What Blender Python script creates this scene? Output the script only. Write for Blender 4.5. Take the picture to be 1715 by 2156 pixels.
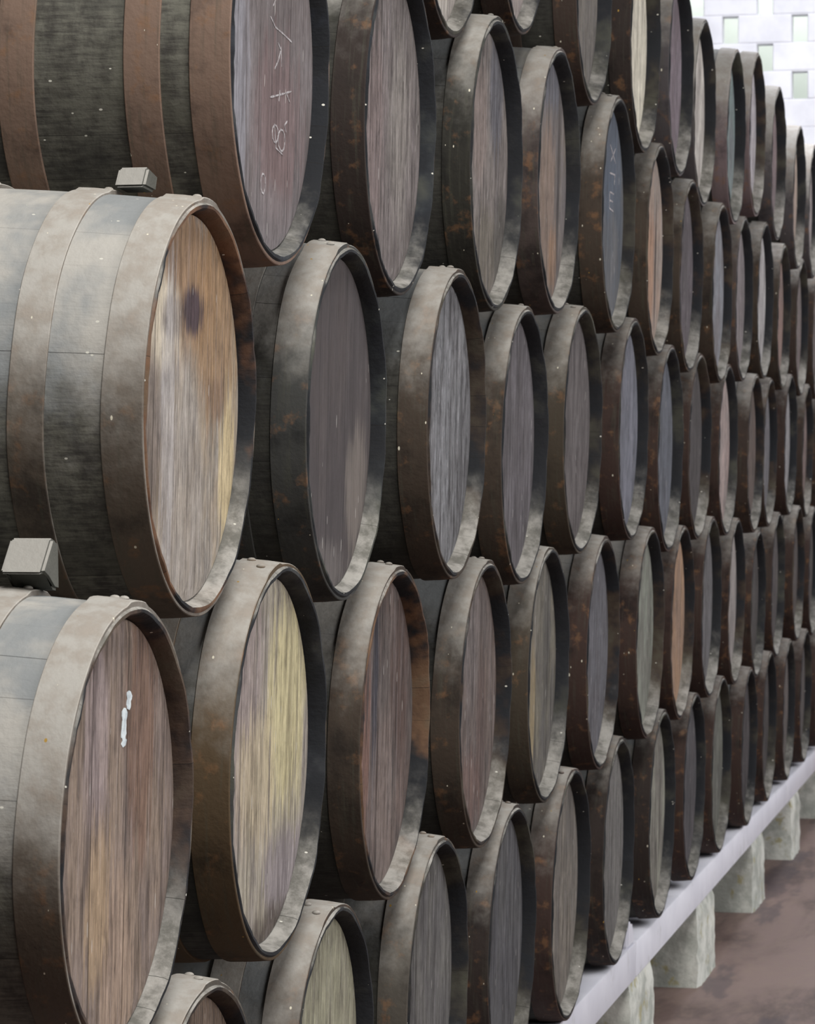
import bpy, bmesh, math, random
from mathutils import Vector, Matrix
for o in list(bpy.data.objects): bpy.data.objects.remove(o, do_unlink=True)
C = bpy.context.scene.collection
S = 0.3            # metres per rim radius (the layout below is in rim radii, eye at the origin)
EYE = 5.69 * S     # eye height above the floor

# ------------------------------------------------------------------ camera
YAW, PITCH, FPX = 0.20807, 0.01302, 6656.4
cam_d = bpy.data.cameras.new('camera'); cam = bpy.data.objects.new('camera', cam_d); C.objects.link(cam)
fw = Vector((math.cos(YAW)*math.cos(PITCH), math.sin(YAW)*math.cos(PITCH), -math.sin(PITCH)))
rt = Vector((math.sin(YAW), -math.cos(YAW), 0)); up = rt.cross(fw)
m = Matrix((rt, up, -fw)).transposed().to_4x4(); m.translation = Vector((0, 0, EYE))
cam.matrix_world = m
cam_d.sensor_fit = 'HORIZONTAL'; cam_d.sensor_width = 36.0; cam_d.lens = FPX*36/1715
cam_d.clip_start = 0.05; cam_d.clip_end = 200
cam_d.dof.use_dof = True; cam_d.dof.focus_distance = 4.9; cam_d.dof.aperture_fstop = 26
bpy.context.scene.camera = cam

# ------------------------------------------------------------------ light and exposure
sc = bpy.context.scene
sc.view_settings.view_transform = 'Standard'; sc.view_settings.look = 'None'
sc.view_settings.gamma = 1; sc.view_settings.exposure = 0.0; sc.view_settings.use_curve_mapping = False
w = bpy.data.worlds.new('world'); sc.world = w; w.use_nodes = True
w.node_tree.nodes['Background'].inputs[0].default_value = (0.80, 0.88, 1.0, 1)
w.node_tree.nodes['Background'].inputs[1].default_value = 0.014
def area(name, loc, target, sx, sy, power, col):
    l = bpy.data.lights.new(name, 'AREA'); l.shape = 'RECTANGLE'; l.size = sx; l.size_y = sy; l.energy = power; l.color = col
    o = bpy.data.objects.new(name, l); C.objects.link(o); o.location = loc
    o.rotation_euler = (Vector(target)-Vector(loc)).to_track_quat('-Z', 'Z').to_euler(); return o
area('skylight_near', (1.8, -0.4, 6.4), (4.9, 1.6, 1.9), 3.6, 2.0, 440, (1.0, 0.985, 0.95))
area('aisle_fill', (3.6, -4.4, 3.2), (4.6, 1.2, 1.5), 4.2, 2.0, 215, (1.0, 0.985, 0.97))  # added unseen lamp: lights the heads, leaves hoop sides and gaps dark
area('aisle_fill_far', (12.0, -4.4, 3.6), (12.6, 1.2, 1.7), 8.5, 2.0, 330, (0.98, 0.985, 1.0))  # added unseen lamp to brighten the far heads
area('skylight_far', (16.2, 1.6, 6.3), (16.4, 1.5, 0), 6.0, 2.0, 520, (0.94, 0.95, 1.0))
area('skylight_aisle', (12.5, -3.0, 6.4), (12.5, -2.6, 0), 7.0, 1.0, 60, (0.95, 0.96, 1.0))
area('yard_daylight', (21.35, 1.2, 6.4), (22.0, 1.2, 3.5), 0.5, 6.0, 160, (1.0, 1.0, 1.0))

# ------------------------------------------------------------------ helpers
def P(x, y, z): return Vector((x*S, y*S, z*S + EYE))
def link(name, bm, mat, parent=None, smooth=True):
    me = bpy.data.meshes.new(name); bmesh.ops.recalc_face_normals(bm, faces=bm.faces[:]); bm.to_mesh(me); bm.free()
    if smooth:
        for p in me.polygons: p.use_smooth = True
        me.set_sharp_from_angle(angle=math.radians(38))
    me.materials.append(mat)
    o = bpy.data.objects.new(name, me); C.objects.link(o)
    if parent: o.parent = parent
    return o
def box_bm(x0, x1, y0, y1, z0, z1, bevel=0, seg=2, bm=None):
    b = bmesh.new(); bmesh.ops.create_cube(b, size=1)
    for v in b.verts:
        v.co = Vector(((x0+x1)/2+(x1-x0)*v.co.x, (y0+y1)/2+(y1-y0)*v.co.y, (z0+z1)/2+(z1-z0)*v.co.z))
    if bevel: bmesh.ops.bevel(b, geom=b.edges[:], offset=bevel, segments=seg, affect='EDGES', profile=0.5)
    return b
def merge(a, b):
    me = bpy.data.meshes.new('tmp'); b.to_mesh(me); b.free(); a.from_mesh(me); bpy.data.meshes.remove(me); return a
def struct(o): o['kind'] = 'structure'; return o
def tag(o, label, cat, group=None):
    o['label'] = label; o['category'] = cat
    if group: o['group'] = group
    return o
def srgb(r, g, b, k=1.0):
    f = lambda c: ((c/255)/12.92 if c/255 <= 0.04045 else (((c/255)+0.055)/1.055)**2.4)*k
    return (f(r), f(g), f(b), 1)

# ------------------------------------------------------------------ material toolkit
class MT:
    def __init__(s, name):
        s.m = bpy.data.materials.new(name); s.m.use_nodes = True; s.nt = s.m.node_tree
        s.b = s.nt.nodes['Principled BSDF']; s.b.inputs['Roughness'].default_value = 0.85
        s.b.inputs['Specular IOR Level'].default_value = 0.25
        s.tc = s.n('ShaderNodeTexCoord').outputs['Object']
    def n(s, t, **k):
        x = s.nt.nodes.new(t)
        for a, v in k.items(): setattr(x, a, v)
        return x
    def l(s, a, b): s.nt.links.new(a, b)
    def put(s, sock, v):
        if hasattr(v, 'is_linked'): s.l(v, sock)
        elif isinstance(v, (tuple, list)) and len(sock.default_value) == 4 and len(v) == 3: sock.default_value = (*v, 1)
        else: sock.default_value = v
    def math(s, op, a, b=0.0, c=None, clamp=False):
        x = s.n('ShaderNodeMath', operation=op, use_clamp=clamp); s.put(x.inputs[0], a); s.put(x.inputs[1], b)
        if c is not None: s.put(x.inputs[2], c)
        return x.outputs[0]
    def ramp(s, v, lo, hi, a=0.0, b=1.0):
        x = s.n('ShaderNodeMapRange', interpolation_type='SMOOTHSTEP'); s.put(x.inputs[0], v)
        for i, q in enumerate((lo, hi, a, b)): s.put(x.inputs[i+1], q)
        return x.outputs[0]
    def mix(s, f, a, b, mode='MIX'):
        x = s.n('ShaderNodeMix', data_type='RGBA', blend_type=mode); s.put(x.inputs[0], f); s.put(x.inputs[6], a); s.put(x.inputs[7], b)
        return x.outputs[2]
    def attr(s, name, out='Fac'): return s.n('ShaderNodeAttribute', attribute_type='OBJECT', attribute_name=name).outputs[out]
    def vec(s, scale=(1, 1, 1), seed=None):
        mp = s.n('ShaderNodeMapping'); s.l(s.tc, mp.inputs[0]); mp.inputs[3].default_value = scale
        if seed is not None:
            cx = s.n('ShaderNodeCombineXYZ'); s.put(cx.inputs[0], seed); s.put(cx.inputs[1], s.math('MULTIPLY', seed, 1.7)); s.put(cx.inputs[2], s.math('MULTIPLY', seed, 2.3))
            s.l(cx.outputs[0], mp.inputs[1])
        return mp.outputs[0]
    def noise(s, v, scale, detail=4, rough=0.6, dist=0.0):
        x = s.n('ShaderNodeTexNoise'); s.l(v, x.inputs['Vector']); x.inputs['Scale'].default_value = scale
        x.inputs['Detail'].default_value = detail; x.inputs['Roughness'].default_value = rough; x.inputs['Distortion'].default_value = dist
        return x.outputs[0]
    def specks(s, v, scale, size, density=0.75):
        x = s.n('ShaderNodeTexVoronoi'); s.l(v, x.inputs['Vector']); x.inputs['Scale'].default_value = scale
        sp = s.n('ShaderNodeSeparateColor'); s.l(x.outputs['Color'], sp.inputs[0])
        rad = s.math('MULTIPLY', s.ramp(sp.outputs[0], density, 1.0), size)
        return s.math('LESS_THAN', x.outputs['Distance'], rad)
    def sep(s, v=None):
        x = s.n('ShaderNodeSeparateXYZ'); s.l(v if v is not None else s.tc, x.inputs[0]); return x.outputs
    def bump(s, h, strength, dist=0.002):
        x = s.n('ShaderNodeBump'); x.inputs['Strength'].default_value = strength; x.inputs['Distance'].default_value = dist
        s.l(h, x.inputs['Height']); s.l(x.outputs[0], s.b.inputs['Normal'])
    def col(s, c): s.put(s.b.inputs['Base Color'], c)
    def nz(s):
        g = s.n('ShaderNodeNewGeometry'); return s.sep(g.outputs['Normal'])[2]

DUST = (0.40, 0.382, 0.352)
def dust_mask(t, lo=0.02, hi=0.62, amount=1.0):
    """settled dust: lies on whatever faces up, broken up by noise"""
    seed = t.attr('seed')
    n1 = t.noise(t.vec((1, 1, 1), seed), 7, 5, 0.65)
    n2 = t.noise(t.vec((1, 1, 1), seed), 40, 3, 0.6)
    v = t.math('ADD', t.nz(), t.math('MULTIPLY', t.math('SUBTRACT', n1, 0.5), 0.9))
    v = t.math('ADD', v, t.math('MULTIPLY', t.math('SUBTRACT', n2, 0.5), 0.35))
    v = t.math('ADD', v, t.math('MULTIPLY', t.math('SUBTRACT', t.attr('dust'), 0.5), 0.8))
    return t.math('MULTIPLY', t.ramp(v, lo, hi), amount)

# staves: dark grown-over oak with joints along the barrel
NST = 28; LEN = 3.1; RB = 1.052
def stave_material():
    t = MT('dark_stave_wood'); seed = t.attr('seed')
    x, y, z = t.sep()
    zc = t.math('SUBTRACT', z, 1.066*S)
    ang = t.math('ARCTAN2', x, zc)
    u = t.math('MULTIPLY', t.math('ADD', t.math('DIVIDE', ang, 2*math.pi), 0.5), NST)
    idx = t.math('FLOOR', u); fr = t.math('FRACT', u)
    wn = t.n('ShaderNodeTexWhiteNoise', noise_dimensions='2D'); cx = t.n('ShaderNodeCombineXYZ')
    t.l(idx, cx.inputs[0]); t.l(seed, cx.inputs[1]); t.l(cx.outputs[0], wn.inputs[0])
    # grain runs along y
    g = t.noise(t.vec((22, 2.2, 22), seed), 9, 5, 0.65)
    bl = t.noise(t.vec((1, 1, 1), seed), 6, 4, 0.6)
    weave = t.noise(t.vec((1, 1, 0.5), seed), 24, 5, 0.7)
    c = t.mix(t.ramp(t.math('ADD', t.math('MULTIPLY', g, 0.45), t.math('MULTIPLY', weave, 0.55)), 0.36, 0.64), srgb(60, 58, 55), srgb(116, 115, 105))
    c = t.mix(t.math('MULTIPLY', wn.outputs[0], 0.4), c, srgb(40, 38, 35))
    # the chime and what lies inside it: charred-looking, with brown staves here and there
    yy = t.math('ADD', y, LEN/2*S); chime = t.ramp(yy, 0.17*S, 0.13*S)
    cc = t.mix(t.ramp(bl, 0.45, 0.6), srgb(30, 32, 36), t.attr('chime', 'Color'))
    cc = t.mix(t.math('MULTIPLY', wn.outputs[0], 0.35), cc, srgb(30, 29, 29))
    c = t.mix(chime, c, cc)
    c = t.mix(t.math('MULTIPLY', t.ramp(bl, 0.5, 0.75), 0.6), c, srgb(84, 84, 72))
    c = t.mix(t.math('MULTIPLY', t.ramp(bl, 0.48, 0.3), 0.6), c, srgb(24, 26, 30))
    c = t.mix(t.math('MULTIPLY', t.attr('gap_shade'), t.math('SUBTRACT', 1.0, chime)), c, t.attr('tone', 'Color'), 'MIX')  # shade of the gaps between barrels, mixed into the body colour
    d = dust_mask(t, 0.0, 0.62, 0.92)
    d = t.math('MULTIPLY', d, t.math('SUBTRACT', 1.0, t.math('MULTIPLY', chime, t.ramp(t.nz(), 0.62, 0.12, 0.08, 1.0))))
    mot = t.noise(t.vec((1, 1, 1), seed), 5, 4, 0.6)
    dc = t.mix(t.math('MULTIPLY', t.ramp(mot, 0.4, 0.6), t.math('SUBTRACT', 1.0, chime)), DUST, srgb(134, 137, 138))
    dc = t.mix(t.math('MULTIPLY', chime, t.ramp(t.noise(t.vec((1, 1, 1), seed), 16, 6, 0.7), 0.35, 0.65, 0.1, 0.95)), dc, srgb(98, 96, 90))
    c = t.mix(d, c, dc)
    joint = t.math('LESS_THAN', t.math('ABSOLUTE', t.math('SUBTRACT', fr, 0.5)), 0.491)
    wj = t.n('ShaderNodeTexWhiteNoise', noise_dimensions='2D'); cj = t.n('ShaderNodeCombineXYZ')
    t.l(t.math('FLOOR', t.math('ADD', u, 0.5)), cj.inputs[0]); t.l(seed, cj.inputs[1]); t.l(cj.outputs[0], wj.inputs[0])
    c = t.mix(t.math('MULTIPLY', t.math('SUBTRACT', 1.0, joint), t.ramp(wj.outputs[0], 0.35, 0.95, 0.08, 0.8)), c, srgb(24, 22, 21))
    c = t.mix(t.specks(t.vec((1, 0.6, 1), seed), 75, 0.13, 0.80), c, srgb(196, 194, 184))
    t.col(c)
    h = t.math('ADD', t.math('MULTIPLY', g, 0.35), t.noise(t.vec((1, 1, 1), seed), 60, 3, 0.6))
    t.bump(h, 0.5, 0.003)
    return t.m

def hoop_material():
    t = MT('rusty_hoop_iron'); seed = t.attr('seed')
    base = t.attr('tone', 'Color')
    n = t.noise(t.vec((1, 1, 1), seed), 8, 6, 0.65)
    n2 = t.noise(t.vec((1, 1, 1), seed), 26, 4, 0.6)
    streak = t.noise(t.vec((4, 30, 1.4), seed), 4, 4, 0.6)
    c = t.mix(t.ramp(n, 0.3, 0.52), t.mix(1.0, base, (0.42, 0.42, 0.44), 'MULTIPLY'), base)
    c = t.mix(t.math('MULTIPLY', t.ramp(n2, 0.55, 0.72), 0.45), c, srgb(128, 92, 62))
    c = t.mix(t.math('MULTIPLY', t.ramp(streak, 0.5, 0.7), 0.35), c, srgb(70, 70, 60))
    d = dust_mask(t, 0.14, 1.0, 0.88)
    dc = t.mix(t.ramp(n2, 0.35, 0.65), DUST, (0.33, 0.30, 0.265))
    c = t.mix(d, c, dc)
    c = t.mix(t.specks(t.vec((1, 1, 0.45), seed), 70, 0.13, 0.78), c, srgb(206, 200, 182))
    c = t.mix(t.specks(t.vec((1, 1, 0.6), t.math('ADD', seed, 3.1)), 60, 0.12, 0.93), c, srgb(160, 128, 60))
    t.col(c)
    t.b.inputs['Roughness'].default_value = 0.8; t.b.inputs['Metallic'].default_value = 0.0
    t.bump(t.math('ADD', n2, t.noise(t.vec((1, 1, 1), seed), 110, 2, 0.6)), 0.45, 0.0016)
    return t.m

def head_material(name, patches=(), contrast=1.0, streaks=1.0):
    """upright grain on the barrel head; patches = stains (x, z, rx, rz, colour, strength) in rim radii about its centre"""
    t = MT(name); seed = t.attr('seed'); base = t.attr('tone', 'Color'); alt = t.attr('tone_two', 'Color')
    x, y, z = t.sep()
    fine = t.noise(t.vec((95, 95, 3.0), seed), 4.6, 6, 0.72, 0.15)
    mid = t.noise(t.vec((14, 14, 1.3), seed), 4.2, 4, 0.6)
    blot = t.noise(t.vec((2.2, 2.2, 1), seed), 5.0, 4, 0.6)
    fib = t.noise(t.vec((150, 150, 14), seed), 3.0, 3, 0.75)
    mot = t.noise(t.vec((1.6, 1.6, 1), seed), 22, 6, 0.72)
    # boards of unequal width
    wob = t.math('MULTIPLY', t.math('SINE', t.math('ADD', t.math('MULTIPLY', x, 31.0), seed)), 0.22)
    u = t.math('ADD', t.math('ADD', t.math('MULTIPLY', x, 1/(0.30*S)), wob), t.math('MULTIPLY', seed, 0.37))
    fr = t.math('FRACT', u)
    wn = t.n('ShaderNodeTexWhiteNoise', noise_dimensions='2D'); cx = t.n('ShaderNodeCombineXYZ')
    t.l(t.math('FLOOR', u), cx.inputs[0]); t.l(seed, cx.inputs[1]); t.l(cx.outputs[0], wn.inputs[0])
    c = t.mix(t.ramp(blot, 0.36, 0.62), base, alt)
    c = t.mix(t.math('MULTIPLY', wn.outputs[0], 0.35), c, t.mix(1.0, c, (0.66, 0.64, 0.64), 'MULTIPLY'))
    for i, (px, pz, rx, rz, pc, st) in enumerate(patches):
        dx = t.math('DIVIDE', t.math('SUBTRACT', x, px*S), rx*S); dz = t.math('DIVIDE', t.math('SUBTRACT', z, pz*S), rz*S)
        q = t.math('SQRT', t.math('ADD', t.math('MULTIPLY', dx, dx), t.math('MULTIPLY', dz, dz)))
        q = t.math('ADD', q, t.math('MULTIPLY', t.math('SUBTRACT', mid, 0.5), 1.6))
        q = t.math('ADD', q, t.math('MULTIPLY', t.math('SUBTRACT', fine, 0.5), 1.0))
        c = t.mix(t.math('MULTIPLY', t.ramp(q, 1.15, 0.6), st), c, pc)
    pale = t.noise(t.vec((34, 34, 0.9), seed), 4.4, 4, 0.65)
    c = t.mix(t.math('MULTIPLY', t.ramp(pale, 0.52, 0.66), 0.45*streaks), c, t.mix(0.6, t.mix(1.0, c, (1.25, 1.25, 1.28), 'MULTIPLY'), srgb(150, 146, 150)))
    crack = t.noise(t.vec((60, 60, 0.7), t.math('ADD', seed, 5.5)), 3.2, 2, 0.5)
    c = t.mix(t.math('MULTIPLY', t.ramp(t.math('ABSOLUTE', t.math('SUBTRACT', crack, 0.5)), 0.012, 0.003), t.ramp(mid, 0.42, 0.55, 0.0, 0.75*streaks)), c, t.mix(1.0, c, (0.25, 0.24, 0.25), 'MULTIPLY'))
    c = t.mix(t.math('MULTIPLY', t.ramp(mid, 0.50, 0.64), 0.62*streaks), c, t.mix(1.0, c, (0.40, 0.38, 0.38), 'MULTIPLY'))
    c = t.mix(t.math('MULTIPLY', t.ramp(fine, 0.56, 0.36), 0.8*contrast, clamp=True), c, t.mix(1.0, c, (0.36, 0.34, 0.34), 'MULTIPLY'))
    c = t.mix(t.math('MULTIPLY', t.ramp(fib, 0.50, 0.72), 0.5*contrast, clamp=True), c, t.mix(1.0, c, (1.75, 1.75, 1.75), 'MULTIPLY'))
    c = t.mix(t.math('MULTIPLY', t.ramp(mot, 0.50, 0.34), 0.45*contrast, clamp=True), c, t.mix(1.0, c, (0.45, 0.44, 0.45), 'MULTIPLY'))
    c = t.mix(t.math('MULTIPLY', t.ramp(mot, 0.52, 0.68), 0.45*contrast, clamp=True), c, t.mix(1.0, c, (1.45, 1.45, 1.48), 'MULTIPLY'))
    jt = t.math('GREATER_THAN', t.math('ABSOLUTE', t.math('SUBTRACT', fr, 0.5)), 0.486)
    c = t.mix(t.math('MULTIPLY', jt, 0.8), c, t.mix(1.0, c, (0.25, 0.23, 0.22), 'MULTIPLY'))
    c = t.mix(t.math('MULTIPLY', t.specks(t.vec((1, 1, 0.16), seed), 95, 0.17, 0.72), 0.7), c, srgb(184, 180, 176))
    t.col(c)
    t.bump(t.math('ADD', fine, t.math('MULTIPLY', fib, 0.5)), 0.6, 0.003)
    return t.m

M_stave = stave_material(); M_hoop = hoop_material()
M_head = head_material('weathered_head_wood')
def simple(name, c1, c2, scale=8, rough=0.85, speck=None, bump=0.3, vecs=(1, 1, 1), lo=0.38, hi=0.62):
    t = MT(name); n = t.noise(t.vec(vecs), scale, 6, 0.62)
    c = t.mix(t.ramp(n, lo, hi), c1, c2)
    if speck: c = t.mix(t.math('MULTIPLY', t.ramp(t.noise(t.vec(vecs), scale*2.3, 5, 0.6), 0.58, 0.68), 0.8), c, speck)
    t.col(c); t.b.inputs['Roughness'].default_value = rough; t.bump(t.noise(t.vec(vecs), scale*6, 4, 0.6), bump, 0.004); return t.m
M_chalk = simple('white_chalk', srgb(176, 172, 174), srgb(128, 122, 124), 90)
M_paint = simple('white_paint_mark', srgb(214, 224, 228), srgb(180, 190, 196), 60)
M_white = simple('white_painted_beam', srgb(204, 204, 214), srgb(212, 212, 221), 4, 0.6, srgb(192, 192, 198), 0.1)
M_block = simple('rough_limewashed_concrete', srgb(160, 163, 156), srgb(206, 207, 200), 7, 0.95, srgb(160, 152, 112), 0.8)
M_wall = simple('whitewashed_blockwork', srgb(214, 214, 220), srgb(226, 226, 231), 3, 0.9, None, 0.1)
M_dark = simple('shade_dark_plaster', srgb(42, 36, 33), srgb(60, 50, 46), 3)  # back wall coloured dark to stand in for the shade behind the stack
M_green = simple('pale_green_backdrop', srgb(198, 205, 196), srgb(204, 210, 202), 2)
def chock_material():
    t = MT('dusty_chock_wood'); n = t.noise(t.vec((1, 1, 1)), 30, 4, 0.6)
    c = t.mix(n, srgb(70, 70, 66), srgb(96, 96, 90)); c = t.mix(t.ramp(t.nz(), -0.1, 0.8, 0, 0.75), c, DUST); t.col(c)
    t.bump(t.noise(t.vec((1, 1, 1)), 90, 3, 0.6), 0.6, 0.002); return t.m
M_chock = chock_material()
def floor_material():
    t = MT('worn_red_floor')
    n = t.noise(t.vec((0.6, 2.6, 1)), 1.3, 6, 0.62, 0.5); f = t.noise(t.vec((1, 2, 1)), 9, 5, 0.65)
    c = t.mix(t.ramp(n, 0.36, 0.6), srgb(92, 76, 72), srgb(132, 112, 106))
    c = t.mix(t.math('MULTIPLY', t.ramp(f, 0.4, 0.7), 0.5), c, srgb(136, 118, 106))
    c = t.mix(t.math('MULTIPLY', t.ramp(t.noise(t.vec((0.5, 2.2, 1), 7.3), 1.9, 4, 0.6), 0.56, 0.64), 0.55), c, srgb(72, 64, 70))
    t.col(c); t.b.inputs['Roughness'].default_value = 0.6; t.bump(f, 0.3, 0.004); return t.m
M_floor = floor_material()

# ------------------------------------------------------------------ the room
XW = 70.0
o = link('floor', box_bm(-3, XW*S+0.3, -3.6, 3.4, -0.2, 0), M_floor, smooth=False); struct(o)
o = link('wall_back', box_bm(-3, XW*S, 8.75*S, 8.75*S+0.2, 0, 3.9), M_dark, smooth=False); struct(o)
# end wall: white blockwork laid chequer fashion with openings
def lattice_wall():
    x0, x1 = XW*S, XW*S+0.12
    bm = bmesh.new()
    z_lo = 7.56; course = 0.625; pitch = 1.53; ya = 7.49
    merge(bm, box_bm(x0, x1, -3.6, 3.4, 0, EYE+z_lo*S))
    rows = 9
    for r in range(rows):
        zl = (z_lo + r*course)*S + EYE; zh = zl + course*S
        off = 0.0 if r % 2 == 1 else pitch/2
        cs = [ya + off + k*pitch for k in range(-14, 5)]
        cs = [c for c in cs if -11.5 < c < 11]
        edges = [-12.0] + [v for c in cs for v in (c-0.172, c+0.172)] + [11.33]
        for a, b in zip(edges[0::2], edges[1::2]):
            merge(bm, box_bm(x0, x1, a*S, b*S, zl+0.002, zh-0.002, 0.006, 1))
    merge(bm, box_bm(x0, x1, -3.6, 3.4, EYE+(z_lo+rows*course)*S, EYE+(z_lo+rows*course)*S+0.6))
    # recessed mortar beds
    for r in range(rows+1):
        zl = (z_lo + r*course)*S + EYE
        merge(bm, box_bm(x0+0.004, x1-0.004, -3.6, 3.4, zl-0.003, zl+0.003))
    return bm
struct(link('wall_end', lattice_wall(), M_wall, smooth=False))
struct(link('outside_backdrop', box_bm(XW*S+0.9, XW*S+1.0, -5, 5, 0, 6.5), M_green, smooth=False))  # added plain sheet standing in for the bright foliage outside

# concrete blocks on the floor, painted beams across them
def block(xfar, width, seed, label):
    rnd = random.Random(seed)
    x1, x0 = xfar*S, (xfar-width)*S; y0, y1 = 4.03*S, 6.95*S; zt = EYE-4.80*S
    b = bmesh.new(); bmesh.ops.create_cube(b, size=1); bmesh.ops.subdivide_edges(b, edges=b.edges[:], cuts=9, use_grid_fill=True)
    for v in b.verts:
        q = v.co.copy()
        tp = 1 - 0.07*(q.z+0.5)
        rx = abs(q.x*2)**10; rz = (q.z+0.5)**12
        x = (x0+x1)/2 + (x1-x0)*q.x*tp*(1-0.05*rz); y = (y0+y1)/2 + (y1-y0)*q.y*(1-0.02*rz-0.015*rx)
        z = zt*(q.z+0.5)
        if q.z < 0.49: x += rnd.uniform(-.003, .003); y += rnd.uniform(-.003, .003)
        v.co = (x, y, z)
    return tag(link('concrete_block', b, M_block), label, 'concrete block', 'concrete blocks under the beams')
BL = [(25.3, 1.75, None), (30.95, 1.75, 'limewashed concrete block under the white beam, closest one in view at bottom edge'),
      (36.35, 1.75, 'yellow-stained limewashed concrete block under beam, second closest in view'),
      (42.25, 1.6, 'pale concrete block under the white beam, third closest in view'),
      (47.8, 1.5, 'pale concrete block under the white beam, fourth closest, near right edge'),
      (53.4, 1.5, 'shaded concrete block under the white beam, cut off by the right edge')]
for i, (a, wd, lb) in enumerate(BL):
    if lb: block(a, wd, i, lb)
def beam(xa, xb, ya, yb, seed, label):
    rnd = random.Random(seed)
    b = box_bm(xa*S, xb*S, ya*S, yb*S, EYE-4.80*S, EYE-4.455*S, 0.006, 2)
    return tag(link('beam', b, M_white), label, 'beam', 'white beams carrying the barrels')
beam(11.5, 29.62, 4.05, 4.75, 1, 'white painted beam under the nearer bottom-row barrels, short of the crack')
beam(29.71, 58.0, 4.05, 4.75, 2, 'long white painted beam under the far bottom-row barrels, beyond the crack')
# ------------------------------------------------------------------ barrels
def r_wood(d): return RB - 0.068*((d-LEN/2)/(LEN/2))**2 if 0 <= d <= LEN else 0
def angs_staves(): return [(2*math.pi*i/(NST*4), i % 4 == 2) for i in range(NST*4)]
def axis_pt(a, r, d): return Vector((r*math.sin(a)*S, (d-LEN/2)*S, (r*math.cos(a)+1.066)*S))
def revolve(prof, angs, fn=None, closed=False):
    bm = bmesh.new(); rows = []
    for a, gflag in angs:
        rows.append([bm.verts.new(axis_pt(a, *(fn(a, gflag, d, r, k) if fn else (r, d)))) for k, (d, r) in enumerate(prof)])
    n = len(rows); m_ = len(prof)
    for i in range(n):
        A, B = rows[i], rows[(i+1) % n]
        for k in range(m_ if closed else m_-1):
            k2 = (k+1) % m_
            bm.faces.new((A[k], B[k], B[k2], A[k2]))
    return bm
def staves_mesh(seed):
    rnd = random.Random(seed)
    prof = [(0.175, 0.90), (0.15, 0.922), (0.10, 0.93), (0.055, 0.937), (0.018, 0.945), (0.0, 0.955), (-0.001, 0.972), (0.012, r_wood(0.012))]
    prof += [(d, r_wood(d)) for d in (0.1, 0.22, 0.4, 0.6, 0.8, 1.0, 1.25, 1.55, 1.85, 2.1, 2.4, 2.7, 2.9, 3.0, 3.088)]
    prof += [(3.101, 0.972), (3.1, 0.955), (3.05, 0.94), (2.96, 0.90)]
    ph = [rnd.uniform(0, 6) for _ in range(4)]
    def fn(a, g, d, r, k):
        if 1 < k < 6:
            r += 0.0025*math.sin(9*a+ph[0]) + rnd.uniform(-.001, .001) + (0.002 if g else 0)
        if 3 <= k <= 6: d += 0.0035*math.sin(5*a+ph[1]) + 0.003*math.sin(13*a+ph[2]) + rnd.uniform(-.001, .001) + (0.002 if g else 0)
        return r, d
    return revolve(prof, angs_staves(), fn)
def head_mesh(seed):
    bm = bmesh.new(); n = 72; rr = [0.0, 0.3, 0.6, 0.86, 0.925, 0.934]; dd = [0, 0, 0, 0, 0.006, 0.02]
    c = bm.verts.new(Vector((0, 0, 0))); prev = None
    for r, d in list(zip(rr, dd))[1:]:
        cur = [bm.verts.new(Vector((r*math.sin(2*math.pi*i/n)*S, d*S, r*math.cos(2*math.pi*i/n)*S))) for i in range(n)]
        for i in range(n):
            if prev is None: bm.faces.new((c, cur[i], cur[(i+1) % n]))
            else: bm.faces.new((prev[i], cur[i], cur[(i+1) % n], prev[(i+1) % n]))
        prev = cur
    back = [bm.verts.new(Vector((v.co.x, 0.07*S, v.co.z))) for v in prev]
    for i in range(n): bm.faces.new((prev[i], back[i], back[(i+1) % n], prev[(i+1) % n]))
    bm.faces.new(back)
    return bm
def hoop_mesh(d0, d1, seed, lap=0.0):
    rnd = random.Random(seed); th = 0.013
    n = 112; angs = [(2*math.pi*i/n, 0) for i in range(n)]
    e = 0.004
    prof = [(d0, r_wood(d0)-0.004), (d0, r_wood(d0)+th-e), (d0+e, r_wood(d0)+th), ((d0+d1)/2, r_wood((d0+d1)/2)+th+0.002), (d1-e, r_wood(d1)+th), (d1, r_wood(d1)+th-e), (d1, r_wood(d1)-0.004)]
    ph = rnd.uniform(0, 6); wob = rnd.uniform(0.002, 0.005)
    def fn(a, g, d, r, k):
        w = wob*math.sin(3*a+ph) + wob*0.6*math.sin(7*a+2*ph)
        # the lapped end of the strap
        x = (a-lap+math.pi) % (2*math.pi)-math.pi
        if k in (1, 2, 3, 4, 5) and -0.16 < x < 0.10: r += 0.011
        return r + 0.0012*math.sin(11*a+ph), d + (w if d0 > 0.05 or k > 3 else 0)
    return revolve(prof, angs, fn, closed=True)
def rivet_mesh():
    bm = bmesh.new(); bmesh.ops.create_uvsphere(bm, u_segments=10, v_segments=6, radius=0.024*S)
    for v in bm.verts: v.co.z *= 0.55
    return bm
HOOPS = {'A': [('chime_hoop', 0.008, 0.198), ('quarter_hoop', 0.46, 0.63), ('bilge_hoop', 1.03, 1.20)],
         'B': [('chime_hoop', 0.008, 0.205), ('quarter_hoop', 0.345, 0.52), ('bilge_hoop', 0.95, 1.13)]}
protos = {}
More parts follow.
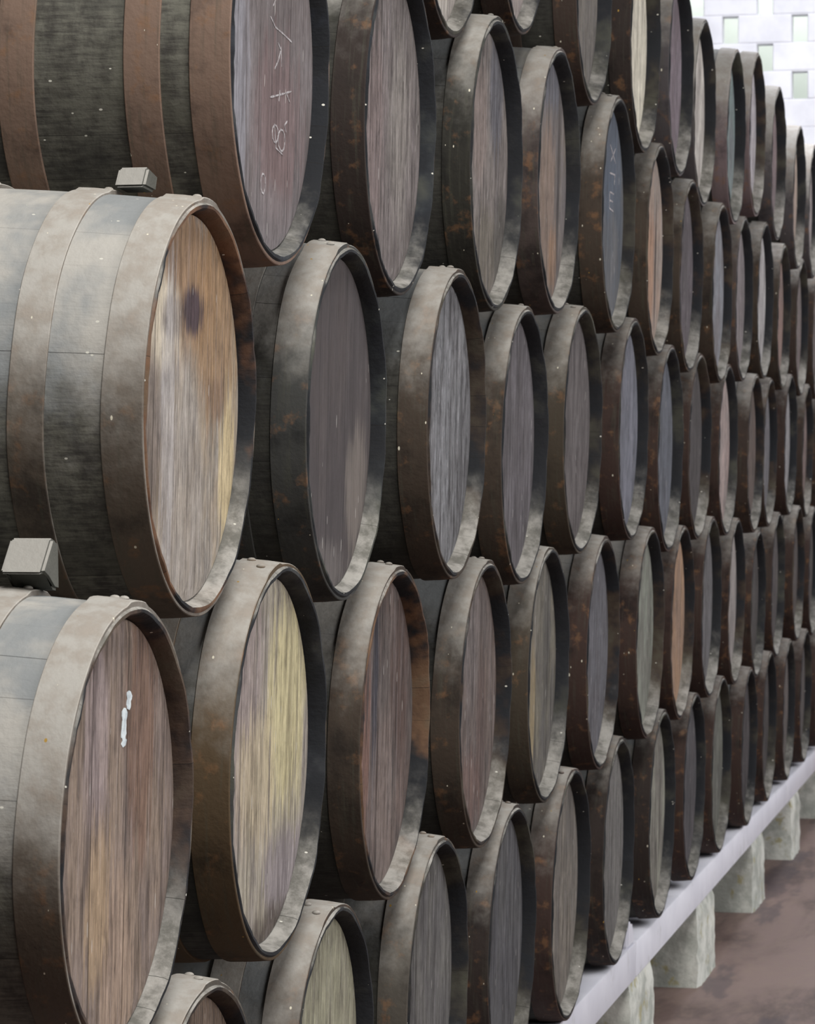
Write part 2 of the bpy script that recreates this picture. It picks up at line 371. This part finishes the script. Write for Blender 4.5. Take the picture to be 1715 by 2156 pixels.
def make_proto(var, style):
    root = bpy.data.objects.new('wine_barrel', None)
    L = {'root': root, 'parts': []}
    st = link('staves', staves_mesh(var*7+1), M_stave, root)
    hd = link('head', head_mesh(var), M_head, root); hd.location = Vector((0, (-LEN/2+0.088)*S, 1.066*S))
    rh = link('head', head_mesh(var), M_head, root); rh.location = Vector((0, (LEN/2-0.088)*S, 1.066*S)); rh.rotation_euler = (0, 0, math.pi)
    L['parts'] += [(st, []), (hd, []), (rh, [])]
    rnd = random.Random(var*13+5)
    lap = [0.10, -0.18, 0.02][var % 3]
    for nm, a, b in HOOPS[style]:
        hp = link(nm, hoop_mesh(a, b, rnd.random(), lap), M_hoop, root); kids = []
        mid = (a+b)/2
        for da, dd in ((-0.07, -0.035), (0.035, 0.04)):
            rv = link('rivet', rivet_mesh(), M_hoop, hp)
            ang = lap+da; r = r_wood(mid+dd)+0.013+0.013
            rv.location = axis_pt(ang, r, mid+dd); rv.rotation_euler = (0, ang, 0); kids.append(rv)
        L['parts'].append((hp, kids))
    for nm, a, b in HOOPS[style]:
        hp = link(nm, hoop_mesh(LEN-b, LEN-a, rnd.random(), lap), M_hoop, root); L['parts'].append((hp, []))
    return L
for v, s in ((0, 'A'), (1, 'B'), (2, 'A')): protos[v] = make_proto(v, s)
# row (1 = bottom), place from the camera, then x, y, z of the rim centre, rim radius (all in rim radii), forward lean
BARRELS = [
    (1, 1, 14.190, 3.951, -3.391, 1.001, 0.020),
    (1, 2, 16.988, 3.993, -3.399, 1.000, 0.021),
    (1, 3, 19.796, 3.966, -3.345, 0.994, 0.017),
    (1, 4, 22.545, 3.973, -3.425, 0.995, 0.019),
    (1, 5, 25.274, 3.972, -3.425, 1.017, 0.021),
    (1, 6, 28.060, 3.982, -3.405, 1.014, 0.020),
    (1, 7, 30.868, 3.953, -3.372, 1.016, 0.017),
    (1, 8, 33.705, 3.971, -3.377, 1.001, 0.018),
    (1, 9, 36.540, 3.990, -3.402, 1.015, 0.017),
    (1, 10, 39.419, 3.960, -3.442, 0.982, 0.019),
    (1, 11, 42.280, 3.980, -3.411, 1.001, 0.020),
    (2, 1, 13.073, 3.972, -1.554, 0.984, 0.022),
    (2, 2, 15.763, 3.987, -1.493, 1.020, 0.025),
    (2, 3, 18.576, 3.982, -1.576, 0.998, 0.024),
    (2, 4, 21.395, 3.956, -1.608, 0.985, 0.020),
    (2, 5, 24.174, 3.976, -1.579, 0.989, 0.019),
    (2, 6, 26.943, 3.959, -1.568, 0.999, 0.021),
    (2, 7, 29.744, 3.923, -1.540, 0.995, 0.020),
    (2, 8, 32.532, 3.956, -1.568, 1.001, 0.021),
    (2, 9, 35.327, 3.972, -1.529, 1.008, 0.020),
    (2, 10, 38.134, 3.986, -1.579, 0.999, 0.019),
    (2, 11, 40.950, 4.001, -1.723, 0.950, 0.019),
    (2, 12, 43.780, 4.005, -1.579, 0.999, 0.020),
    (2, 13, 46.621, 3.967, -1.510, 0.988, 0.018),
    (3, 1, 14.438, 4.030, 0.294, 0.986, 0.024),
    (3, 2, 17.248, 3.972, 0.268, 0.994, 0.021),
    (3, 3, 20.036, 3.890, 0.297, 0.995, 0.019),
    (3, 4, 22.784, 3.923, 0.181, 1.010, 0.021),
    (3, 5, 25.571, 3.923, 0.329, 1.006, 0.020),
    (3, 6, 28.382, 3.896, 0.372, 0.996, 0.020),
    (3, 7, 31.176, 3.913, 0.216, 1.018, 0.017),
    (3, 8, 34.021, 3.951, 0.260, 1.000, 0.019),
    (3, 9, 36.868, 3.953, 0.239, 0.992, 0.018),
    (3, 10, 39.696, 3.912, 0.214, 0.988, 0.018),
    (3, 11, 42.488, 3.995, 0.245, 0.995, 0.019),
    (3, 12, 45.277, 3.966, 0.367, 0.998, 0.019),
    (3, 13, 48.073, 3.955, 0.298, 1.001, 0.019),
    (4, 1, 15.651, 3.945, 2.068, 1.019, 0.022),
    (4, 2, 18.486, 3.930, 2.055, 1.006, 0.020),
    (4, 3, 21.326, 3.866, 2.094, 0.997, 0.021),
    (4, 4, 24.109, 3.886, 2.228, 1.015, 0.021),
    (4, 5, 26.980, 3.833, 2.198, 1.006, 0.020),
    (4, 6, 29.874, 3.850, 2.094, 0.997, 0.020),
    (4, 7, 32.735, 3.893, 2.016, 0.991, 0.022),
    (4, 8, 35.541, 3.879, 1.994, 1.003, 0.018),
    (4, 9, 38.323, 3.917, 2.075, 0.990, 0.019),
    (4, 10, 41.057, 3.924, 2.200, 1.006, 0.019),
    (4, 11, 43.843, 3.934, 2.123, 1.002, 0.019),
    (4, 12, 46.656, 3.922, 2.100, 0.999, 0.020),
    (5, 1, 20.024, 3.916, 3.805, 1.006, 0.020),
    (5, 2, 22.758, 3.935, 4.179, 0.992, 0.020),
    (5, 3, 25.600, 3.837, 3.996, 1.005, 0.021),
    (5, 4, 28.459, 3.800, 3.884, 1.002, 0.021),
    (5, 5, 31.263, 3.821, 3.927, 1.002, 0.020),
    (5, 6, 34.036, 3.904, 3.850, 0.995, 0.019),
    (5, 7, 36.745, 3.852, 3.873, 1.006, 0.021),
    (5, 8, 39.426, 3.870, 4.175, 1.009, 0.020),
    (5, 9, 42.199, 3.859, 4.079, 1.011, 0.021),
    (5, 10, 45.093, 3.832, 3.872, 1.006, 0.023),
    (1, 12, 45.10, 3.97, -3.400, 1.0, 0.020), (1, 13, 47.95, 3.97, -3.400, 1.0, 0.020), (1, 14, 50.80, 3.97, -3.400, 1.0, 0.020),
    (2, 14, 49.45, 3.97, -1.560, 1.0, 0.020), (3, 14, 50.90, 3.96, 0.280, 1.0, 0.020),
    (4, 13, 49.50, 3.92, 2.120, 1.0, 0.020), (5, 11, 47.95, 3.85, 3.900, 1.0, 0.020), (5, 12, 50.80, 3.85, 3.900, 1.0, 0.020),
]
# colour of each head (two tones), look in words, hoop colour, dustiness, hoop style
GAIN = {(1, 2): 1.11, (1, 3): 1.04, (1, 4): 1.03, (1, 5): 1.21, (1, 6): 1.36, (1, 7): 1.52, (1, 8): 1.15, (1, 9): 1.26, (1, 10): 1.13, (1, 11): 1.18, (2, 1): 0.94, (2, 2): 0.97, (2, 3): 0.89, (2, 4): 1.01, (2, 5): 1.06, (2, 6): 1.1, (2, 7): 1.32, (2, 8): 1.45, (2, 9): 1.27, (2, 10): 1.68, (2, 11): 1.1, (2, 12): 1.42, (2, 13): 1.41, (3, 1): 0.99, (3, 2): 0.8, (3, 3): 1.09, (3, 4): 0.96, (3, 5): 0.98, (3, 6): 1.17, (3, 7): 1.16, (3, 8): 0.91, (3, 9): 1.67, (3, 10): 1.23, (3, 11): 1.54, (3, 12): 1.7, (3, 13): 1.7, (4, 1): 0.79, (4, 2): 0.83, (4, 3): 1.01, (4, 4): 0.98, (4, 5): 0.89, (4, 6): 1.35, (4, 7): 1.03, (4, 8): 1.34, (4, 9): 1.31, (4, 10): 1.7, (4, 11): 1.7, (4, 12): 1.59, (5, 3): 0.99, (5, 4): 1.12, (5, 5): 1.13, (5, 6): 1.15, (5, 7): 1.17, (5, 8): 1.25, (5, 9): 1.28, (5, 10): 1.7, (1, 12): 1.66, (1, 13): 1.54, (1, 14): 1.7, (2, 14): 1.55, (3, 14): 1.7, (4, 13): 1.7, (5, 11): 1.7}
H = {
(1,1): ((120,98,80),(140,118,100),'brown, only its top showing',0,.75,0), (1,2): ((160,158,128),(148,144,120),'yellow-green',1,.6,1),
(1,3): ((112,110,106),(96,94,94),'plain grey',0,.45,2), (1,4): ((92,92,94),(84,84,90),'dark slate-grey',2,.4,0),
(1,5): ((124,116,104),(104,98,92),'grey-beige',3,.4,1), (1,6): ((108,106,102),(96,94,92),'smooth mid-grey',2,.35,2),
(1,7): ((124,124,110),(98,94,86),'pale grey-green',2,.3,0), (1,8): ((84,78,82),(72,70,74),'dark purplish',3,.3,1),
(1,9): ((98,100,90),(84,84,78),'mossy grey',3,.3,2), (1,10): ((76,70,72),(66,62,64),'very dark grey',3,.3,0),
(1,11): ((76,70,68),(66,62,62),'sooty dark',3,.3,1), (1,12): ((92,84,80),(80,74,72),'dim brown-grey',3,.3,2),
(1,13): ((84,78,76),(72,68,68),'dim sooty',3,.3,0), (1,14): ((80,76,74),(70,66,66),'hardly visible dark',3,.3,1),
(2,1): ((162,138,118),(146,126,116),'tan, white-paint-marked',4,.72,0), (2,2): ((182,172,150),(168,158,148),'pale straw-yellow',5,.6,1),
(2,3): ((124,102,94),(112,100,96),'red-brown streaked',1,.5,2), (2,4): ((120,102,94),(106,94,90),'brownish',1,.5,0),
(2,5): ((124,118,100),(102,98,92),'olive-grey',6,.5,1), (2,6): ((98,98,106),(90,88,94),'blue-grey',3,.5,2),
(2,7): ((122,128,114),(104,104,94),'pale green-grey',3,.5,0), (2,8): ((148,112,82),(128,100,80),'orange-brown',3,.45,1),
(2,9): ((96,94,96),(86,84,86),'mid-grey',3,.45,2), (2,10): ((128,120,116),(108,102,100),'light grey-brown',3,.45,0),
(2,11): ((78,72,70),(70,66,64),'dark brown',3,.4,1), (2,12): ((86,80,78),(76,70,70),'dark grey',3,.4,2),
(2,13): ((86,78,74),(78,70,68),'dim brown',3,.45,0), (2,14): ((84,78,76),(76,70,68),'dim grey',3,.4,1),
(3,1): ((176,156,128),(164,156,146),'golden, dark-blotched',7,.85,0), (3,2): ((96,86,86),(88,80,82),'dark purple-grey',8,.6,1),
(3,3): ((128,130,134),(112,112,116),'silvery streaked',1,.55,2), (3,4): ((108,102,108),(96,90,94),'lilac-grey',1,.5,0),
(3,5): ((108,100,100),(100,92,92),'dusky mauve',6,.5,1), (3,6): ((112,114,128),(96,98,110),'cool blue-grey',3,.5,2),
(3,7): ((94,98,110),(84,88,98),'slate-blue',3,.4,0), (3,8): ((84,78,78),(76,70,70),'sooty grey',3,.45,1),
(3,9): ((148,126,120),(120,108,104),'pinkish slim-looking',3,.45,2), (3,10): ((104,86,78),(90,78,72),'rust-tinged brown',9,.5,0),
(3,11): ((96,94,98),(88,86,90),'faint blue-grey',9,.4,1), (3,12): ((128,126,128),(110,108,110),'light ash-grey',3,.4,2),
(3,13): ((116,96,90),(98,84,80),'reddish',9,.4,0), (3,14): ((100,90,86),(90,82,80),'dull brown',9,.4,1),
(4,1): ((140,130,132),(124,112,112),'lilac-grey, chalk-scribbled',9,.18,1), (4,2): ((138,126,124),(122,112,108),'pinkish-grey',2,.3,0),
(4,3): ((140,130,124),(120,110,106),'worn grey-brown',10,.5,2), (4,4): ((128,116,106),(116,108,108),'brown-striped',11,.6,0),
(4,5): ((84,92,104),(104,104,108),'blue, chalk-numbered',1,.5,1), (4,6): ((150,124,106),(136,122,112),'orange-streaked',1,.5,2),
(4,7): ((98,88,94),(90,82,86),'purplish-grey',1,.5,0), (4,8): ((120,124,132),(104,100,104),'thin-looking blue-grey',1,.5,1),
(4,9): ((122,112,114),(108,100,100),'mauve-grey',11,.5,2), (4,10): ((158,156,154),(128,124,124),'pale ash',1,.5,0),
(4,11): ((128,98,88),(108,90,84),'reddish-brown',1,.5,1), (4,12): ((112,98,96),(96,88,86),'dull mauve',9,.5,2), (4,13): ((108,96,92),(94,86,84),'dim reddish',9,.45,0),
(5,1): ((190,182,170),(170,160,152),'whitish',2,.3,0), (5,2): ((168,154,148),(150,138,136),'pale pinkish',9,.3,1),
(5,3): ((122,114,104),(104,98,94),'grey-brown',9,.35,2), (5,4): ((210,202,180),(190,182,160),'cream',2,.4,0),
(5,5): ((128,114,124),(112,96,104),'violet-grey',12,.6,1), (5,6): ((196,188,178),(160,152,144),'chalky white',12,.6,2),
(5,7): ((116,136,134),(108,116,118),'teal-tinted',13,.75,0), (5,8): ((176,168,172),(140,134,140),'pale violet',13,.75,1),
(5,9): ((134,112,112),(118,102,104),'rosy-brown',12,.7,2), (5,10): ((170,150,132),(140,120,108),'warm beige',12,.7,0),
(5,11): ((150,138,136),(130,120,120),'pale brown-grey',12,.7,1), (5,12): ((140,130,128),(120,112,112),'dim beige',12,.7,2),
}
HOOPC = [(96,90,82),(78,66,56),(56,46,42),(72,54,48),(96,84,72),(98,80,58),(78,68,56),(104,92,80),(70,70,68),(74,60,53),(52,50,44),(92,80,76),(92,86,88),(136,118,120)]
ROWN = {5: 'top row', 4: 'second row from the top', 3: 'middle row', 2: 'second row from the bottom', 1: 'bottom row'}
ORD = ['', 'nearest', 'second nearest', 'third nearest', 'fourth nearest', 'fifth nearest', 'sixth nearest', 'seventh nearest', 'eighth nearest', 'ninth nearest', 'tenth nearest', 'eleventh nearest', 'twelfth nearest', 'thirteenth nearest', 'fourteenth nearest']
G = {}
def lin(c, k=1.0): r = srgb(*c); return (r[0]*k, r[1]*k, r[2]*k)
special = {
 (2,3): head_material('red_brown_head_wood', [(-0.55, 0.0, 0.25, 0.8, lin((130,100,90)), .8), (-0.2, 0.3, 0.09, 0.7, lin((58,58,68)), .85), (0.5, 0.3, 0.3, 0.6, lin((82,64,58)), .7), (0.1, -0.5, 0.35, 0.6, lin((130,118,113)), .7)], 1.1, 1.0),
 (2,4): head_material('brownish_head_wood', [(-0.1, 0.5, 0.4, 0.5, lin((124,116,114)), .7), (0.3, -0.2, 0.2, 0.6, lin((92,76,72)), .7), (-0.1, -0.6, 0.4, 0.3, lin((112,90,84)), .7)], 1.1, 1.0),
 (2,5): head_material('olive_head_wood', [(-0.2, -0.2, 0.14, 0.6, lin((152,136,102)), .75), (0.4, 0.2, 0.2, 0.8, lin((84,82,80)), .7), (-0.1, 0.5, 0.2, 0.4, lin((122,118,110)), .7)], 1.0, 1.0),
 (4,3): head_material('grey_brown_head_wood', [(-0.2, 0.3, 0.3, 0.5, lin((138,124,118)), .7), (0.4, 0.55, 0.3, 0.5, lin((84,86,96)), .75), (0.1, -0.6, 0.5, 0.35, lin((108,102,90)), .7), (0.65, -0.5, 0.3, 0.4, lin((70,68,62)), .7)], 1.2, 1.0),
 (4,4): head_material('brown_striped_head_wood', [(0.0, -0.2, 0.4, 0.7, lin((134,114,100)), .7), (0.1, 0.78, 0.6, 0.25, lin((98,100,110)), .75), (0.5, 0.1, 0.07, 0.9, lin((70,64,62)), .8), (0.3, -0.6, 0.2, 0.3, lin((144,114,88)), .7)], 0.9, 0.9),
 (4,6): head_material('orange_streaked_head_wood', [(0.0, -0.2, 0.3, 0.7, lin((168,130,104)), .75), (0.35, -0.1, 0.07, 0.8, lin((70,58,54)), .85)], 0.9, 0.9),
 (3,1): head_material('golden_blotched_head_wood', [
    (-0.30, 0.62, 0.85, 0.42, lin((146,118,92)), .9), (0.45, 0.45, 0.45, 0.6, lin((150,120,88)), .8), (-0.44, 0.40, 0.30, 0.24, lin((214,204,184)), .9),
    (0.02, 0.47, 0.20, 0.13, lin((70,58,66)), .95), (-0.30, 0.42, 0.2, 0.12, lin((112,102,102)), .6), (-0.62, -0.20, 0.22, 0.45, lin((118,108,104)), .75), (-0.1, -0.45, 0.4, 0.7, lin((168,160,152)), .7),
    (0.70, -0.30, 0.16, 0.42, lin((206,188,148)), .85), (-0.35, -0.05, 0.14, 0.9, lin((178,175,176)), .6), (0.5, 0.05, 0.2, 0.12, lin((120,98,82)), .6)], 1.0, 0.7),
 (2,1): head_material('tan_head_wood', [(0.35, 0.45, 0.25, 0.7, lin((124,98,84)), .8), (-0.3, 0.4, 0.2, 0.5, lin((164,150,150)), .7), (0.05, -0.6, 0.3, 0.5, lin((172,150,132)), .7), (-0.25, -0.3, 0.2, 0.4, lin((176,152,122)), .7)], 1.0, 1.0),
 (2,2): head_material('straw_head_wood', [(0.42, 0.25, 0.42, 0.7, lin((206,196,152)), .8), (-0.45, 0.3, 0.35, 0.8, lin((164,150,148)), .7), (0.45, -0.62, 0.5, 0.28, lin((150,142,146)), .85), (0.3, -0.95, 0.7, 0.22, lin((88,78,72)), .9), (-0.2, -0.1, 0.4, 0.4, lin((196,182,152)), .7)], 0.9, 1.0),
 (4,1): head_material('lilac_head_wood', [(-0.62, -0.2, 0.25, 0.8, lin((150,150,158)), .75), (0.2, -0.3, 0.5, 0.5, lin((122,100,100)), .6), (0.1, -0.85, 0.6, 0.25, lin((128,122,124)), .6)], 0.8, 0.6),
 (4,2): head_material('pink_grey_head_wood', [(0.3, 0.0, 0.3, 0.6, lin((150,144,138)), .6), (-0.4, -0.1, 0.3, 0.7, lin((136,120,118)), .6)], 1.3, 1.0),
 (3,3): head_material('silvery_head_wood', [(-0.1, 0.0, 0.3, 0.9, lin((142,144,148)), .5)], 1.8, 1.2),
 (3,2): head_material('smooth_purple_grey_head_wood', [(0.55, -0.35, 0.3, 0.4, lin((124,116,110)), .7), (-0.2, -0.85, 0.5, 0.2, lin((120,114,112)), .5)], 0.35, 0.3),
 (4,5): head_material('blue_grey_head_wood', [(0, 0.6, 0.8, 0.7, lin((80,90,106)), .6)], 0.5, 0.6),
}
def grey(c, f=0.28):
    g = sum(c)/3; return tuple(v+(g-v)*f for v in c)
CHIME = {(3,1): (112,78,56), (2,1): (84,66,56), (2,3): (110,80,58), (3,2): (44,48,50), (2,2): (52,54,58), (4,1): (48,52,62), (4,2): (40,44,50)}
WITH_REAR = {(3,1), (4,1), (2,1)}
for (row, k, x, y, z, r, lean) in BARRELS:
    c1, c2, word, hc, dust, var = H[(row, k)]; c1 = grey(c1); c2 = grey(c2)
    src = protos[var]; rnd = random.Random(row*101+k*7)
    root = src['root'].copy(); C.objects.link(root)
    q_ = r/0.998
    root.scale = (q_, q_, q_); root.rotation_euler = (lean, 0, rnd.uniform(-0.004, 0.004))
    root.location = P(x, y, z) - Matrix.Rotation(lean, 3, 'X') @ Vector((0, -LEN/2*S*q_, 1.066*S*q_))
    tag(root, f'barrel with {word} head, {ORD[k]} in the {ROWN[row]}', 'barrel', 'stacked barrels')
    if (row, k) in ((3, 1), (2, 1)): dust = 1.12
    if row == 5 and k >= 6: dust = 0.98
    kf = GAIN.get((row, k), 1.0)
    seed = rnd.uniform(0, 40); tone = tuple(v*0.8 for v in HOOPC[hc])
    if (row, k) == (4, 1): tone = (116, 96, 84)
    def props(o, rgb, k_=1.0, s=None):
        o['seed'] = float(s if s is not None else seed); o['dust'] = float(dust - (0.25 if k >= 6 and row < 5 else 0.0)); o['tone'] = [float(v) for v in lin(rgb, k_)]
    for idx, (pt, kids) in enumerate(src['parts']):
        if (idx == 2 or idx >= 6) and (row, k) not in WITH_REAR: continue
        n = pt.copy(); C.objects.link(n); n.parent = root
        nm = pt.name.split('.')[0]
        if nm == 'staves':
            props(n, (58, 54, 50) if k == 1 else (34, 33, 31)); n['gap_shade'] = 0.25 if k == 1 else 0.75; n['dust'] = float(dust - 0.3); n['chime'] = [float(v) for v in lin(CHIME.get((row, k), rnd.choice([(36,37,41), (46,42,39), (58,45,37)])))]  # bodies past the nearest coloured darker to paint the gaps in shade
        elif nm == 'head':
            props(n, c1, kf); n['tone_two'] = [float(v) for v in lin(c2, kf)]
            if (row, k) in special and idx == 1:
                n.material_slots[0].link = 'OBJECT'; n.material_slots[0].material = special[(row, k)]
            if idx == 1:
                G[(row, k)] = (root, n)
                dd = {1: 0.078, 2: 0.085}.get(k, 0.096) + (0.018 if row == 5 else 0) + rnd.uniform(-0.004, 0.006)
                n.location = Vector((0, (-LEN/2+dd)*S, 1.066*S))
        else:
            props(n, tone, 1.0, seed + idx*3.7)
            if k <= 5:
                for rv in kids:
                    q = rv.copy(); C.objects.link(q); q.parent = n; props(q, tone)
for L in protos.values():        # the unlinked templates go
    for pt, kids in L['parts']:
        for q in kids: bpy.data.objects.remove(q, do_unlink=True)
        bpy.data.objects.remove(pt, do_unlink=True)
    bpy.data.objects.remove(L['root'], do_unlink=True)

# ------------------------------------------------------------------ chalk and paint on the heads (flat marks, a hair proud of the wood)
def strokes(key, lines, width, mat, name, label=None, closed=False):
    root, hd = G[key]; bm = bmesh.new(); rnd = random.Random(len(lines))
    for ln in lines:
        pts = []
        for a, b in zip(ln[:-1], ln[1:]):
            for i in range(6): pts.append((a[0]+(b[0]-a[0])*i/6, a[1]+(b[1]-a[1])*i/6))
        pts.append(ln[-1]); prev = None
        for i, p in enumerate(pts):
            q = pts[min(i+1, len(pts)-1)]; o_ = pts[max(i-1, 0)]
            dx, dz = q[0]-o_[0], q[1]-o_[1]; l = math.hypot(dx, dz) or 1
            w_ = width*rnd.uniform(0.5, 1.1)*(0.5 if i in (0, len(pts)-1) else 1); nx, nz_ = -dz/l*w_, dx/l*w_
            vs = [bm.verts.new(Vector(((p[0]+s*nx)*S, dy, (p[1]+s*nz_)*S))) for s, dy in ((-1, -0.0006), (1, -0.0006), (1, 0.0004), (-1, 0.0004))]
            if prev:
                for j in range(4): bm.faces.new((prev[j], vs[j], vs[(j+1) % 4], prev[(j+1) % 4]))
            else: bm.faces.new(vs)
            prev = vs
        bm.faces.new(prev[::-1])
    o = link(name, bm, mat, hd, smooth=False)
    if label: o['label'] = label
    return o
def loop(cx, cz, rx, rz): return [(cx+rx*math.cos(a*math.pi/5), cz+rz*math.sin(a*math.pi/5)) for a in range(11)]
for ln in [[(0.00,0.24),(0.10,0.20),(0.24,0.19),(0.44,0.17)], [(0.06,0.42),(0.10,0.34),(0.05,0.30)],
                [(0.02,-0.16),(0.24,-0.12),(0.45,-0.08)], [(0.34,-0.10),(0.42,-0.14)], [(0.22,-0.10),(0.20,-0.16)],
                [(0.16,0.13),(0.22,0.10),(0.17,0.04),(0.10,-0.01)], [(0.22,0.12),(0.24,0.02)],
                [(0.38,-0.24),(0.32,-0.27),(0.36,-0.30)], loop(0.14,-0.33,0.06,0.045), loop(0.27,-0.35,0.07,0.055), [(0.12,-0.28),(0.16,-0.40),(0.3,-0.42)],
                loop(-0.08,-0.60,0.045,0.05)]: strokes((4,1), [ln], 0.0055, M_chalk, 'chalk_mark')
for ln in [[(0.02,0.60),(0.34,0.47)], [(0.34,0.60),(0.06,0.46)], [(0.02,0.36),(0.32,0.37),(0.30,0.28)], [(0.04,0.20),(0.04,0.06)], [(0.04,0.20),(0.28,0.20)], [(0.04,0.13),(0.24,0.13)], [(0.04,0.06),(0.28,0.05)]]: strokes((4,5), [ln], 0.008, M_chalk, 'chalk_mark')
for ln in [[(0.17,0.60),(0.15,0.52)], [(0.10,0.53),(0.09,0.42),(0.10,0.36)]]: strokes((2,1), [ln], 0.042, M_paint, 'paint_mark')

# ------------------------------------------------------------------ wedges
def prism(poly, y0, y1, bevel=0.004):
    bm = bmesh.new(); fr = [bm.verts.new(P(a, y0, b)) for a, b in poly]; bk = [bm.verts.new(P(a, y1, b)) for a, b in poly]
    n = len(poly); bm.faces.new(fr[::-1]); bm.faces.new(bk)
    for i in range(n): bm.faces.new((fr[i], fr[(i+1) % n], bk[(i+1) % n], bk[i]))
    bmesh.ops.bevel(bm, geom=bm.edges[:], offset=bevel, segments=2, affect='EDGES'); return bm
ch = link('chock', prism([(12.96, -0.445), (13.11, -0.29), (13.19, -0.31), (13.20, -0.525), (13.13, -0.515), (13.06, -0.44)], 4.34, 4.535), M_chock)
tag(ch, 'dusty grey wooden chock wedged between the tan-headed barrel and the golden-headed one above', 'chock', 'wooden chocks between barrels')
ch = link('chock', prism([(14.42, 1.348), (14.50, 1.45), (14.66, 1.42), (14.62, 1.335)], 4.32, 4.47), M_chock)
tag(ch, 'small dusty wooden chock lying on top of the golden-headed barrel', 'chock', 'wooden chocks between barrels')
ch = link('chock', prism([(29.15, -4.452), (29.22, -4.20), (29.46, -4.24), (29.58, -4.452)], 4.06, 4.30, 0.006), M_white)
tag(ch, 'small white painted wedge standing on the white beam beside the crack', 'chock')
